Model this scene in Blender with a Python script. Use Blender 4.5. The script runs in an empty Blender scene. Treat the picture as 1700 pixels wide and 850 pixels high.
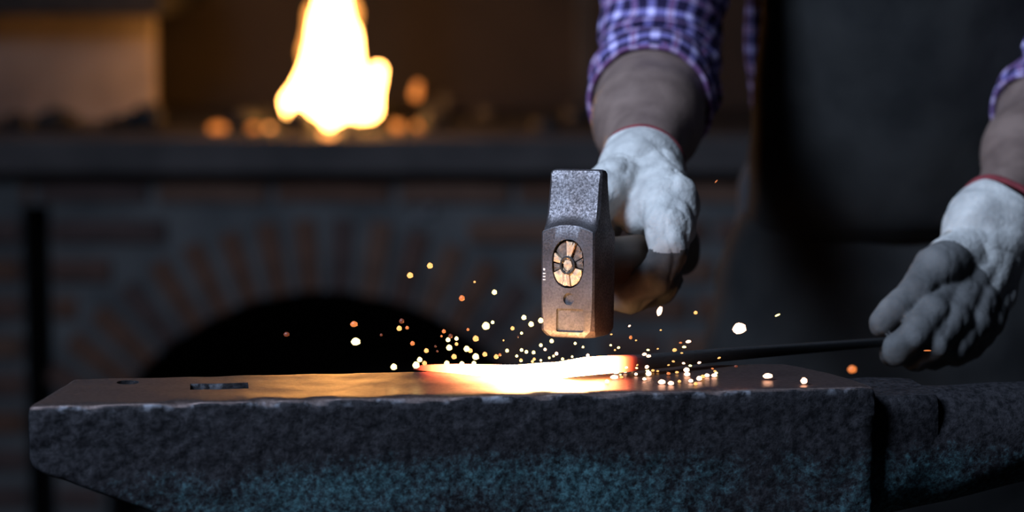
import bpy, bmesh, math, random
import numpy as np
from mathutils import Vector, Matrix

random.seed(7); rng = np.random.default_rng(7)
S = bpy.context.scene
COL = S.collection
R = math.radians

# ------------------------------------------------------------------ camera
CAM = np.array((0.0, 0.0, 1.17)); PITCH = R(7.14); LENS = 85.0
FPX = 1700 * LENS / 36.0
cam_d = bpy.data.cameras.new('camera'); cam = bpy.data.objects.new('camera', cam_d); COL.objects.link(cam)
cam.location = CAM; cam.rotation_euler = (math.pi / 2 - PITCH, 0, 0)
cam_d.lens = LENS; cam_d.sensor_width = 36.0; cam_d.clip_start = 0.05
cam_d.dof.use_dof = True; cam_d.dof.focus_distance = 1.845; cam_d.dof.aperture_fstop = 3.2
cam_d.dof.aperture_blades = 9
S.camera = cam
# ------------------------------------------------------------------ world, lights, exposure
w = bpy.data.worlds.new('World'); S.world = w; w.use_nodes = True
w.node_tree.nodes['Background'].inputs[0].default_value = (0.35, 0.5, 1.0, 1)
w.node_tree.nodes['Background'].inputs[1].default_value = 0.012
def area(name, loc, target, size, sizey, energy, color, spread=180):
    l = bpy.data.lights.new(name, 'AREA'); l.shape = 'RECTANGLE'; l.size = size; l.size_y = sizey
    l.energy = energy; l.color = color; l.spread = R(spread)
    o = bpy.data.objects.new(name, l); COL.objects.link(o); o.location = loc
    o.rotation_euler = (Vector(target) - Vector(loc)).to_track_quat('-Z', 'Y').to_euler()
    return o
area('assumed_daylight_area', (-1.10, 0.85, 2.25), (0.15, 2.0, 0.9), 0.75, 0.75, 34, (0.56, 0.72, 1.0), 115)  # assumed cool daylight from out of view: a bare area light, no window built
S.view_settings.view_transform = 'Standard'; S.view_settings.look = 'None'
S.view_settings.exposure = 0.0; S.view_settings.gamma = 1.0; S.view_settings.use_curve_mapping = False

# ------------------------------------------------------------------ projection helpers (1700 x 850 frame)
_cp, _sp = math.cos(PITCH), math.sin(PITCH)
def ray(px, py):
    a = (px - 850) / FPX; b = (425 - py) / FPX
    return np.array((a, _cp + b * _sp, -_sp + b * _cp))
def P(px, py, d):                       # world point on that sight line at world depth y = d
    r = ray(px, py); return CAM + r * (d / r[1])
def PZ(px, py, z):                      # world point on that sight line at height z
    r = ray(px, py); return CAM + r * ((z - CAM[2]) / r[2])

# ------------------------------------------------------------------ object helpers
def tag(o, label=None, cat=None, group=None, kind=None):
    if label: o['label'] = label
    if cat: o['category'] = cat
    if group: o['group'] = group
    if kind: o['kind'] = kind
    return o
def empty(name, loc=(0, 0, 0)):
    o = bpy.data.objects.new(name, None); COL.objects.link(o); o.location = loc; o.empty_display_size = 0.05
    return o
def link(name, me, material=None, parent=None):
    o = bpy.data.objects.new(name, me); COL.objects.link(o)
    if material is not None and not me.materials: me.materials.append(material)
    if parent is not None:
        o.parent = parent
        o.matrix_parent_inverse = pmw(parent).inverted()
    return o
def pmw(o):
    m = o.matrix_basis.copy()
    if o.parent is not None: m = pmw(o.parent) @ o.matrix_parent_inverse @ m
    return m
def mesh_np(name, V, F, smooth=True, angle=None):
    me = bpy.data.meshes.new(name); me.from_pydata([tuple(map(float, v)) for v in V], [], [tuple(map(int, f)) for f in F]); me.update()
    if smooth:
        me.polygons.foreach_set('use_smooth', [True] * len(me.polygons))
        if angle: me.set_sharp_from_angle(angle=R(angle))
    return me
def mesh_bm(name, bm, smooth=False, angle=None):
    bmesh.ops.recalc_face_normals(bm, faces=bm.faces)
    me = bpy.data.meshes.new(name); bm.to_mesh(me); bm.free()
    if smooth:
        me.polygons.foreach_set('use_smooth', [True] * len(me.polygons))
        if angle: me.set_sharp_from_angle(angle=R(angle))
    return me
def loft(rings, cap=True, close=True):
    rings = [np.asarray(r, float) for r in rings]; n = len(rings[0]); V = np.vstack(rings); F = []
    for i in range(len(rings) - 1):
        for j in range(n if close else n - 1):
            k = (j + 1) % n
            F.append((i * n + j, i * n + k, (i + 1) * n + k, (i + 1) * n + j))
    if cap and close:
        F.append(tuple(range(n - 1, -1, -1))); m = (len(rings) - 1) * n; F.append(tuple(range(m, m + n)))
    return V, F
def catmull(pts, n):
    pts = np.asarray(pts, float); P_ = np.vstack([2 * pts[0] - pts[1], pts, 2 * pts[-1] - pts[-2]]); out = []
    for i in range(len(pts) - 1):
        p0, p1, p2, p3 = P_[i:i + 4]
        for t in np.linspace(0, 1, n, endpoint=False):
            out.append(.5 * (2 * p1 + (p2 - p0) * t + (2 * p0 - 5 * p1 + 4 * p2 - p3) * t * t + (3 * p1 - p0 - 3 * p2 + p3) * t ** 3))
    out.append(pts[-1]); return np.array(out)
def frames(path, ref=(0, 0, 1)):
    T = np.gradient(path, axis=0); T /= np.linalg.norm(T, axis=1)[:, None]
    A = []; a = np.cross(T[0], ref); a /= np.linalg.norm(a)
    for t in T:
        a = a - t * np.dot(a, t); a /= np.linalg.norm(a); A.append(a.copy())
    A = np.array(A); B = np.cross(T, A); return T, A, B
_waves = {}
def noise3(p, scale, seed=0, n=14):      # smooth pseudo noise, about -1..1
    p = np.asarray(p, float)
    if (seed, n) not in _waves:
        r = np.random.default_rng(100 + seed); k = r.normal(size=(n, 3)); k /= np.linalg.norm(k, axis=1)[:, None]
        _waves[(seed, n)] = (k * r.uniform(.5, 1.6, (n, 1)), r.uniform(0, 6.28, n))
    k, ph = _waves[(seed, n)]
    return np.sin(p @ (k.T * scale * 6.283) + ph).sum(-1) / math.sqrt(n) * .9
# signed distance modelling, meshed with surface nets
def cap_sdf(p, a, b, ra, rb):
    a = np.asarray(a, float); b = np.asarray(b, float); ab = b - a; t = np.clip(((p - a) @ ab) / max(ab @ ab, 1e-12), 0, 1)
    return np.linalg.norm(p - a - t[:, None] * ab, axis=1) - (ra + (rb - ra) * t)
def ell_sdf(p, c, r):
    q = (p - np.asarray(c, float)) / np.asarray(r, float); l = np.linalg.norm(q, axis=1)
    return (l - 1) * min(r) * np.where(l > 1e-6, 1, 1)
def smin(a, b, k):
    h = np.clip(.5 + .5 * (b - a) / k, 0, 1); return b + (a - b) * h - k * h * (1 - h)
def chain(pts, radii): return [(pts[i], pts[i + 1], radii[i], radii[i + 1]) for i in range(len(pts) - 1)]
def nets(f, lo, hi, vox):
    lo = np.asarray(lo, float); n = np.ceil((np.asarray(hi) - lo) / vox).astype(int) + 1
    g = np.stack(np.meshgrid(*[lo[i] + vox * np.arange(n[i]) for i in range(3)], indexing='ij'), -1).reshape(-1, 3)
    v = np.concatenate([f(g[i:i + 400000]) for i in range(0, len(g), 400000)]).reshape(n)
    ins = v < 0
    acc = np.zeros(tuple(n - 1) + (3,)); cnt = np.zeros(tuple(n - 1))
    nx, ny, nz = n - 1
    corners = [(i, j, k) for i in (0, 1) for j in (0, 1) for k in (0, 1)]
    def sub(a, c): return a[c[0]:c[0] + nx, c[1]:c[1] + ny, c[2]:c[2] + nz]
    for c in corners:
        for ax in range(3):
            if c[ax]: continue
            e = list(c); e[ax] = 1
            va, vb = sub(v, c), sub(v, e); m = (va < 0) != (vb < 0)
            t = np.where(m, va / np.where(m, va - vb, 1), 0)
            for q in range(3):
                acc[..., q] += np.where(m, c[q] + (t if q == ax else 0), 0)
            cnt += m
    act = cnt > 0; idx = -np.ones(act.shape, int); idx[act] = np.arange(act.sum())
    ijk = np.argwhere(act); V = lo + vox * (ijk + acc[act] / cnt[act][:, None])
    F = []
    for ax in range(3):
        b_, c_ = [(1, 2), (2, 0), (0, 1)][ax]
        s0 = [slice(None)] * 3; s1 = [slice(None)] * 3; s0[ax] = slice(0, -1); s1[ax] = slice(1, None)
        A, B = ins[tuple(s0)], ins[tuple(s1)]
        for flip, m in ((False, A & ~B), (True, ~A & B)):
            e = np.argwhere(m)
            ok = (e[:, b_] > 0) & (e[:, c_] > 0) & (e[:, b_] < n[b_] - 1) & (e[:, c_] < n[c_] - 1); e = e[ok]
            def at(db, dc):
                q = e.copy(); q[:, b_] += db; q[:, c_] += dc; return idx[q[:, 0], q[:, 1], q[:, 2]]
            Q = np.stack([at(-1, -1), at(0, -1), at(0, 0), at(-1, 0)], 1)
            F.append(Q[:, ::-1] if flip else Q)
    F = np.vstack(F); F = F[(F >= 0).all(1)]
    return V, F
def fuse(parts, k):
    def f(p):
        d = None
        for q in parts:
            e = q(p) if callable(q) else cap_sdf(p, *q)
            d = e if d is None else smin(d, e, k)
        return d
    return f
def bounds(caps, pad):
    pts = np.array([q[i] for q in caps for i in (0, 1)]); rr = max(max(q[2], q[3]) for q in caps)
    return pts.min(0) - rr - pad, pts.max(0) + rr + pad

# ------------------------------------------------------------------ materials
def new_mat(name):
    m = bpy.data.materials.new(name); m.use_nodes = True
    nt = m.node_tree; return m, nt, nt.nodes['Principled BSDF']
def N(nt, typ, **kw):
    n = nt.nodes.new(typ)
    for k, v in kw.items():
        if k.startswith('i_'): n.inputs[int(k[2:]) if k[2:].isdigit() else k[2:]].default_value = v
        else: setattr(n, k, v)
    return n
def ramp(nt, fac, stops):
    r = nt.nodes.new('ShaderNodeValToRGB'); cr = r.color_ramp
    while len(cr.elements) < len(stops): cr.elements.new(0.5)
    for e, (p, c) in zip(cr.elements, stops):
        e.position = p; e.color = tuple(c) + (1,) if len(c) == 3 else c
    nt.links.new(fac, r.inputs[0]); return r
def surf(name, c1, c2, scale=20, rough=.7, metal=0, bump=.3, bscale=80, bdist=.002, detail=6, lo=.35, hi=.65, spec=.5, stretch=None, rough2=None):
    m, nt, b = new_mat(name); L = nt.links.new
    tc = N(nt, 'ShaderNodeTexCoord'); src = tc.outputs['Object']
    if stretch:
        mp = N(nt, 'ShaderNodeMapping'); mp.inputs['Scale'].default_value = stretch; L(src, mp.inputs[0]); src = mp.outputs[0]
    n1 = N(nt, 'ShaderNodeTexNoise'); n1.inputs['Scale'].default_value = scale; n1.inputs['Detail'].default_value = detail; L(src, n1.inputs['Vector'])
    r = ramp(nt, n1.outputs[0], [(lo, c1), (hi, c2)]); L(r.outputs[0], b.inputs['Base Color'])
    b.inputs['Roughness'].default_value = rough; b.inputs['Metallic'].default_value = metal; b.inputs['Specular IOR Level'].default_value = spec
    if rough2 is not None:
        rr = ramp(nt, n1.outputs[0], [(lo, (rough,) * 3), (hi, (rough2,) * 3)]); L(rr.outputs[0], b.inputs['Roughness'])
    if bump:
        n2 = N(nt, 'ShaderNodeTexNoise'); n2.inputs['Scale'].default_value = bscale; n2.inputs['Detail'].default_value = 5; L(src, n2.inputs['Vector'])
        bp = N(nt, 'ShaderNodeBump'); bp.inputs['Strength'].default_value = bump; bp.inputs['Distance'].default_value = bdist
        L(n2.outputs[0], bp.inputs['Height']); L(bp.outputs[0], b.inputs['Normal'])
    return m
def glow(name, color, strength):
    m, nt, b = new_mat(name); b.inputs['Base Color'].default_value = (0.02, 0.01, 0.01, 1)
    b.inputs['Emission Color'].default_value = tuple(color) + (1,); b.inputs['Emission Strength'].default_value = strength
    return m

M_brick = [surf('brick_%d' % i, c, tuple(x * .55 for x in c), 14, .9, bump=.5, bscale=60, bdist=.004) for i, c in
           enumerate([(.20, .095, .06), (.16, .085, .065), (.23, .12, .08), (.13, .08, .07)])]
M_mortar = surf('mortar', (.165, .16, .155), (.10, .10, .10), 9, .95, bump=.6, bscale=40, bdist=.005)
M_slab = surf('hearth_slab_stone', (.105, .085, .08), (.055, .045, .043), 7, .75, bump=.4, bscale=25, bdist=.004)
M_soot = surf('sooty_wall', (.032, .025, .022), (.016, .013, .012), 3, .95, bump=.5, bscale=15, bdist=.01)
M_plaster = surf('pier_stone', (.34, .285, .255), (.20, .165, .15), 6, .9, bump=.5, bscale=18, bdist=.008)
M_dark = surf('dark_iron', (.035, .033, .032), (.02, .019, .019), 20, .7, metal=.3, bump=.2)
M_floor = surf('earth_floor', (.05, .045, .04), (.03, .028, .025), 6, .95, bump=.5, bscale=20, bdist=.01)
M_coal = surf('coal', (.03, .028, .028), (.012, .012, .012), 30, .6, bump=.6, bscale=60, bdist=.004)
M_bolt = surf('bolt_steel', (.5, .5, .52), (.35, .35, .36), 30, .3, metal=1, bump=0)
M_wood = surf('stump_wood', (.16, .10, .055), (.09, .055, .03), 9, .85, bump=.5, bscale=40, bdist=.004, stretch=(6, 6, .6))

# ------------------------------------------------------------------ the setting
def box_bm(bm, x0, x1, y0, y1, z0, z1):
    vs = [bm.verts.new((x, y, z)) for z in (z0, z1) for x, y in ((x0, y0), (x1, y0), (x1, y1), (x0, y1))]
    for f in ((0, 1, 2, 3), (7, 6, 5, 4), (0, 4, 5, 1), (1, 5, 6, 2), (2, 6, 7, 3), (3, 7, 4, 0)):
        bm.faces.new([vs[i] for i in f])
def box_me(name, x0, x1, y0, y1, z0, z1, bev=.004, seg=2):
    bm = bmesh.new(); box_bm(bm, x0, x1, y0, y1, z0, z1)
    if bev: bmesh.ops.bevel(bm, geom=bm.edges[:], offset=bev, segments=seg, affect='EDGES', profile=.6)
    return mesh_bm(name, bm)
tag(link('floor', box_me('floor', -3, 3, -1.0, 6.2, -.08, 0, 0), M_floor), 'dark earth floor of the workshop', None, None, 'structure')
tag(link('wall_back', box_me('wall_back', -3, 3, 5.75, 5.9, 0, 3, 0), M_soot), 'soot darkened wall behind the forge fire', None, None, 'structure')

tag(link('wall_left', box_me('wall_left', -3.12, -3, -1, 5.9, 0, 3, 0), M_soot), 'dark plain side wall left of the forge', None, None, 'structure')
tag(link('wall_right', box_me('wall_right', 3, 3.12, -1, 5.9, 0, 3, 0), M_soot), 'dark plain side wall right of the forge', None, None, 'structure')

# ------------------------------------------------------------------ forge
D = 4.70
forge = tag(empty('forge', (-0.3, D + .3, 0)), 'brick forge with an arched ash pit under a thick hearth slab', 'forge')
K = D / FPX
def X(px, d=D): return (px - 850) * d / FPX
def Z(py, d=D): return float(P(850, py, d)[2])
slab_top, slab_bot = Z(226, D - .06), Z(290, D - .06)
link('hearth_slab', box_me('hearth_slab', X(-420), X(1500), D - .06, D + 1.0, slab_bot, slab_top, .012, 3), M_slab, forge)
xc, zc = X(535), Z(894); RI = 423 * K; RO = 546 * K
zspring = Z(700)
def arch_top(x):
    dx = abs(x - xc); return zc + math.sqrt(max(RI * RI - dx * dx, 0))
half = math.sqrt(RI ** 2 - (zspring - zc) ** 2)
xl, xr = X(76), X(1500); ztop = Z(344)
def prism(name, outline, y0, y1):
    bm = bmesh.new(); vs = [bm.verts.new((x, y0, z)) for x, z in outline]; f = bm.faces.new(vs)
    e = bmesh.ops.extrude_face_region(bm, geom=[f]); bmesh.ops.translate(bm, vec=(0, y1 - y0, 0), verts=[v for v in e['geom'] if isinstance(v, bmesh.types.BMVert)])
    bmesh.ops.triangulate(bm, faces=[q for q in bm.faces if len(q.verts) > 4])
    return mesh_bm(name, bm)
out = [(xl, 0), (xc - half, 0), (xc - half, zspring)]
out += [(xc - half + 2 * half * t, arch_top(xc - half + 2 * half * t)) for t in np.linspace(0, 1, 41)[1:-1]]
out += [(xc + half, zspring), (xc + half, 0), (xr, 0), (xr, ztop + .001), (xl, ztop + .001)]
wall = link('base_wall', prism('base_wall', out, D + .014, D + .26), M_mortar, forge)
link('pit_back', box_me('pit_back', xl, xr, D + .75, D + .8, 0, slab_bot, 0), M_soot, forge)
pier = link('end_pier', box_me('end_pier', X(-420), X(30), D + .014, D + .5, 0, slab_bot, .003), M_mortar, forge)
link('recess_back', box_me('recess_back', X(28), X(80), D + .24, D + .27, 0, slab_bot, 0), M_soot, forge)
link('bearer_course', box_me('bearer_course', X(-420), xr, D + .03, D + .3, ztop, slab_bot, .002), M_mortar, forge)
brick_cache = {}
def brick(x0, x1, z0, z1, parent, y0=D, depth=.09, rot=0.0):
    L_, H_ = round(x1 - x0, 3), round(z1 - z0, 4)
    k = random.randrange(4); key = (L_, H_, k)
    if key not in brick_cache:
        bm = bmesh.new(); box_bm(bm, -L_ / 2, L_ / 2, 0, depth, -H_ / 2, H_ / 2)
        bmesh.ops.bevel(bm, geom=bm.edges[:], offset=.004, segments=1, affect='EDGES')
        me = mesh_bm('brick', bm); me.materials.append(M_brick[k]); brick_cache[key] = me
    o = bpy.data.objects.new('brick', brick_cache[key]); COL.objects.link(o)
    o.location = ((x0 + x1) / 2, y0 + random.uniform(-.003, .004), (z0 + z1) / 2)
    o.rotation_euler = (0, rot, random.uniform(-.01, .01))
    o.parent = parent; o.matrix_parent_inverse = pmw(parent).inverted(); return o
# voussoirs
PX = K; per = 55 * K
ang0 = math.atan2(half, zspring - zc); nv = int(round(2 * ang0 * (RI + RO) / 2 / (57 * K)))
for i in range(nv):
    a = -ang0 + (i + .5) * 2 * ang0 / nv
    rm = (RI + RO) / 2; x, z = xc + rm * math.sin(a), zc + rm * math.cos(a)
    hw = 19 * K; hl = (RO - RI) / 2 + random.uniform(-.004, .003)
    brick(x - hw, x + hw, z - hl, z + hl, wall, rot=a)
# running courses
pitch = 65 * K; bh = 38 * K; row = 0; z = Z(404)
while z > 0.02:
    zm = z + bh / 2
    q = RO + 14 * K
    dzz = max(abs(z - zc), 0) if z > zc else 0
    if z > zspring - .02: hwid = math.sqrt(max(q * q - (z - zc) ** 2, 0))
    else: hwid = half + .012
    spans = [(xl + .004, xc - hwid), (xc + hwid, xr - .004)] if z < zc + q else [(xl + .004, xr - .004)]
    for s0, s1 in spans:
        x = s0 - (.11 if row % 2 else 0)
        while x < s1:
            a, b = max(x, s0), min(x + .225, s1)
            if b - a > .035: brick(a, b, z, z + bh, wall)
            x += .243
    x = X(30) - .004
    while x > X(-400):
        brick(max(x - (.225 if row % 2 else .11) , X(-418)), x, z, z + bh, pier); x -= .243 if row % 2 else .128
        if row % 2 == 0:
            brick(max(x - .225, X(-418)), x, z, z + bh, pier); x -= .243
    z -= pitch; row += 1
x = xl - .15
bc = bpy.data.objects['bearer_course']
while x < xr - .2:                                  # the single row of bricks under the slab
    Lb = random.choice((.215, .225, .11)); brick(x, x + Lb, Z(338), Z(306), bc, y0=D + .018); x += Lb + .018
# upper works
link('ash_bed', box_me('ash_bed', X(-400), X(1490), D - .045, D + .77, slab_top - .01, slab_top + .004, .003), M_coal, forge)
pz1 = Z(26, D + .14); PD = D + .32
link('chimney_pier', box_me('chimney_pier', X(-420, PD), X(258, PD), PD, PD + .05, slab_top - .002, pz1 + .1, .012, 3), M_plaster, forge)
link('hood_lintel', box_me('hood_lintel', X(-420), X(258), D + .12, D + .78, pz1, pz1 + .14, .008), M_dark, forge)
link('hood_post', box_me('hood_post', X(955, D + .3), X(987, D + .3), D + .28, D + .33, slab_top - .002, slab_top + 1.1, .003), M_dark, forge)
link('fire_back', box_me('fire_back', X(-420, D + .8), X(1400, D + .8), D + .78, D + .85, slab_top - .002, slab_top + 1.2, .004), M_soot, forge)
for px, py in ((690, 366), (713, 348)):
    bm = bmesh.new(); bmesh.ops.create_cone(bm, cap_ends=True, segments=6, radius1=.012, radius2=.010, depth=.014, matrix=Matrix.Rotation(R(90), 4, 'X'))
    bmesh.ops.bevel(bm, geom=bm.edges[:], offset=.002, segments=2, affect='EDGES')
    b = link('bolt', mesh_bm('bolt', bm), M_bolt, forge); b.location = pmw(forge).inverted() @ Vector((X(px), D - .004 + .006, Z(py))); b.matrix_parent_inverse = Matrix()

# fire
DF = D + .02
M_flame = glow('flame_white_hot', (1.0, .43, .10), 30.0)
M_flame2 = glow('flame_orange', (1.0, .36, .07), 2.2)
M_ember = glow('ember_orange', (1.0, .27, .045), 1.1)
M_ember2 = glow('ember_bright', (1.0, .34, .08), 3.0)
fire = tag(empty('forge_fire', P(548, 215, DF)), 'tall white and yellow flame burning on the forge hearth', 'fire')
def FL(pts, radii, dd=0): return chain([P(x, y, DF + dd + .0 * i) for i, (x, y) in enumerate(pts)], [r * DF / FPX for r in radii])
def flame(name, caps, m, amp, seed, k=.02):
    f0 = fuse(caps, k)
    def f(p):
        q = p * np.array((1, 1, .55)); return f0(p) + amp * noise3(q, 9, seed)
    V, F = nets(f, *bounds(caps, .02), .007)
    return link(name, mesh_np(name, V, F), m, fire)
flame('flame_core', FL([(548, 165), (546, 120), (548, 60), (552, 0), (556, -90), (548, -200), (556, -320), (548, -420)], [43, 33, 27, 24, 24, 22, 15, 3])
      + FL([(506, 178), (512, 150), (526, 90), (534, 30)], [22, 19, 13, 10]) + FL([(590, 176), (584, 120), (572, 60)], [20, 14, 14])
      + FL([(543, 175), (545, 206)], [30, 13]) + FL([(575, 180), (592, 196)], [20, 7]) + FL([(506, 182), (522, 198)], [18, 6]), M_flame, .0075, 3, .012)
flame('flame_tongue', FL([(612, 180), (616, 160), (621, 140), (627, 118)], [19, 13, 11, 11], -.01), M_flame, .002, 5, .012)
flame('flame_tongue', FL([(486, 184), (480, 168), (484, 150)], [11, 7, 3], .01), M_flame, .002, 6, .012)
flame('flame_fringe', FL([(512, 140), (508, 85), (516, 20), (522, -40)], [12, 8, 8, 4], .03), M_flame2, .004, 8)
flame('flame_fringe', FL([(588, 125), (586, 75), (582, 20), (574, -40)], [12, 9, 8, 4], .03), M_flame2, .004, 9)
flame('flame_fringe', FL([(538, 224), (552, 224)], [6, 6], -.07), M_ember2, .001, 9, .01)
# coals and embers
def lump(name, p, r, m, label, cat, group, seed):
    bm = bmesh.new(); bmesh.ops.create_icosphere(bm, subdivisions=2, radius=1)
    rr = random.Random(seed); sc = [r * rr.uniform(.75, 1.25) for _ in range(3)]; sc[2] *= .8
    for v in bm.verts:
        d_ = 1 + .28 * float(noise3(np.array([v.co]), .35, seed % 23)[0]); v.co = Vector((v.co.x * sc[0], v.co.y * sc[1], v.co.z * sc[2])) * d_
    lo = min(v.co.z for v in bm.verts)
    o = link(name, mesh_bm(name, bm), m); o.location = (p[0], p[1], p[2] - lo); o.rotation_euler = (0, 0, rr.uniform(0, 6))
    return tag(o, label, cat, group)
EM = [(365, 207, 15, 0, 'glowing orange ember on the hearth nearest the pale stone pier'), (440, 196, 13, 0, 'dull orange ember just left of the forge flame'),
      (480, 188, 9, 1, 'bright ember at the left foot of the forge flame'), (640, 190, 9, 1, 'bright ember at the right foot of the forge flame'),
      (664, 200, 15, 0, 'dim ember between the flame and the bright ember pair'), (707, 196, 20, 2, 'broad glowing ember lying right of the forge flame')]
for i, (px, py, r, kk, lb) in enumerate(EM):
    p = PZ(px, py + r * .8, slab_top)
    lump('ember', (p[0], DF + .02 * (i % 3), slab_top), r * .75 * DF / FPX, M_ember2 if kk == 1 else M_ember, lb, 'ember', None, 40 + i)
p = P(693, 150, DF)
link('flame_wisp', mesh_np('flame_wisp', *nets(fuse(FL([(690, 158), (694, 140)], [9, 6], .02), .01), *bounds(FL([(690, 158), (694, 140)], [9, 6], .02), .01), .005)), M_ember, fire)
n_c = 0
for i in range(46):
    px = random.choice((random.uniform(380, 750), random.uniform(380, 980), random.uniform(20, 260)))
    yy = DF + random.uniform(-.06, .36)
    if px < 262: yy = D + random.uniform(.03, .15)
    r = random.uniform(.016, .03); 
    lump('coal_lump', (X(px, yy), yy, slab_top), r, M_coal, 'black coal lump at the foot of the pale pier' if px < 262 else 'black coal lump lying around the forge fire', 'coal',
         'coal under the pier' if px < 262 else 'coal around the fire', 200 + i)

# ------------------------------------------------------------------ anvil
FZ = 0.85
fl = PZ(43, 674, FZ); fr = PZ(1458, 641, FZ); bl = PZ(118, 629, FZ); br = PZ(1312, 605, FZ)
ax = (fr - fl); LEN = np.linalg.norm(ax); ax /= LEN; bx_ = np.array((-ax[1], ax[0], 0.0))
WID = float((bl - fl) @ bx_); skl = float((bl - fl) @ ax); skr = float((br - fr) @ ax)
def AW(a, b, z): return fl + ax * a + bx_ * b + np.array((0, 0, z - FZ))
def metal_anvil():
    m, nt, b = new_mat('anvil_iron'); L = nt.links.new
    tc = N(nt, 'ShaderNodeTexCoord'); geo = N(nt, 'ShaderNodeNewGeometry')
    n1 = N(nt, 'ShaderNodeTexNoise', i_Scale=8.0, i_Detail=6.0, i_Roughness=.65); L(tc.outputs['Object'], n1.inputs['Vector'])
    n2 = N(nt, 'ShaderNodeTexNoise', i_Scale=190.0, i_Detail=6.0, i_Roughness=.72); L(tc.outputs['Object'], n2.inputs['Vector'])
    n3 = N(nt, 'ShaderNodeTexNoise', i_Scale=260.0, i_Detail=6.0, i_Roughness=.7); L(tc.outputs['Object'], n3.inputs['Vector'])
    n1b = N(nt, 'ShaderNodeMath', operation='MULTIPLY'); L(n1.outputs[0], n1b.inputs[0]); L(n2.outputs[0], n1b.inputs[1])
    # old paint: patches, thinner towards the worn upper edge
    sx = N(nt, 'ShaderNodeSeparateXYZ'); L(tc.outputs['Object'], sx.inputs[0])
    mr = N(nt, 'ShaderNodeMapRange'); mr.inputs[1].default_value = FZ - .004; mr.inputs[2].default_value = FZ - .06; mr.inputs[3].default_value = .0; mr.inputs[4].default_value = 1; L(sx.outputs[2], mr.inputs[0])
    mul = N(nt, 'ShaderNodeMath', operation='MULTIPLY'); L(n1b.outputs[0], mul.inputs[0]); L(mr.outputs[0], mul.inputs[1])
    pr = ramp(nt, mul.outputs[0], [(.19, (0, 0, 0)), (.32, (1, 1, 1))])
    rust = ramp(nt, n2.outputs[0], [(.38, (.005, .005, .006)), (.68, (.036, .033, .036))])
    teal = ramp(nt, n3.outputs[0], [(.40, (.010, .018, .022)), (.66, (.066, .15, .165))])
    mx = N(nt, 'ShaderNodeMix', data_type='RGBA'); L(pr.outputs[0], mx.inputs[0]); L(rust.outputs[0], mx.inputs[6]); L(teal.outputs[0], mx.inputs[7])
    # rubbed spots along the upper edge, its bluish highlight painted in with them
    n4 = N(nt, 'ShaderNodeTexNoise', i_Scale=75.0, i_Detail=8.0); L(tc.outputs['Object'], n4.inputs['Vector'])
    we = N(nt, 'ShaderNodeMapRange'); we.inputs[1].default_value = FZ - .007; we.inputs[2].default_value = FZ - .002; L(sx.outputs[2], we.inputs[0])
    wn = ramp(nt, n4.outputs[0], [(.54, (0, 0, 0)), (.66, (1, 1, 1))]); wm = N(nt, 'ShaderNodeMath', operation='MULTIPLY'); L(we.outputs[0], wm.inputs[0]); L(wn.outputs[0], wm.inputs[1])
    mw = N(nt, 'ShaderNodeMix', data_type='RGBA'); L(wm.outputs[0], mw.inputs[0]); L(mx.outputs[2], mw.inputs[6]); mw.inputs[7].default_value = (.20, .20, .22, 1)
    # hammered-clean steel on the face
    sn = N(nt, 'ShaderNodeSeparateXYZ'); L(geo.outputs['True Normal'], sn.inputs[0])
    fm = N(nt, 'ShaderNodeMapRange'); fm.inputs[1].default_value = .55; fm.inputs[2].default_value = .9; L(sn.outputs[2], fm.inputs[0])
    fz_ = N(nt, 'ShaderNodeMapRange'); fz_.inputs[1].default_value = FZ - .008; fz_.inputs[2].default_value = FZ - .003; L(sx.outputs[2], fz_.inputs[0])
    fmz = N(nt, 'ShaderNodeMath', operation='MULTIPLY'); L(fm.outputs[0], fmz.inputs[0]); L(fz_.outputs[0], fmz.inputs[1]); fm = fmz
    st = ramp(nt, n3.outputs[0], [(.3, (.13, .09, .082)), (.7, (.29, .21, .185))])
    mx2 = N(nt, 'ShaderNodeMix', data_type='RGBA'); L(fm.outputs[0], mx2.inputs[0]); L(mw.outputs[2], mx2.inputs[6]); L(st.outputs[0], mx2.inputs[7])
    L(mx2.outputs[2], b.inputs['Base Color'])
    mm = N(nt, 'ShaderNodeMapRange'); mm.inputs[3].default_value = .0; mm.inputs[4].default_value = .9; L(fm.outputs[0], mm.inputs[0]); L(mm.outputs[0], b.inputs['Metallic'])
    rr = N(nt, 'ShaderNodeMapRange'); rr.inputs[3].default_value = .72; rr.inputs[4].default_value = .36; L(fm.outputs[0], rr.inputs[0]); L(rr.outputs[0], b.inputs['Roughness'])
    b.inputs['Specular IOR Level'].default_value = .12
    bp = N(nt, 'ShaderNodeBump'); bs = N(nt, 'ShaderNodeMapRange'); bs.inputs[3].default_value = .9; bs.inputs[4].default_value = .22; L(fm.outputs[0], bs.inputs[0]); L(bs.outputs[0], bp.inputs['Strength'])
    bp.inputs['Distance'].default_value = .0015; L(n2.outputs[0], bp.inputs['Height']); L(bp.outputs[0], b.inputs['Normal'])
    return m
M_anvil = metal_anvil()
anvil = tag(empty('anvil', AW(.3, WID / 2, .55)), 'heavy dark iron anvil with teal patina and a glowing bar on its face', 'anvil')
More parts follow.
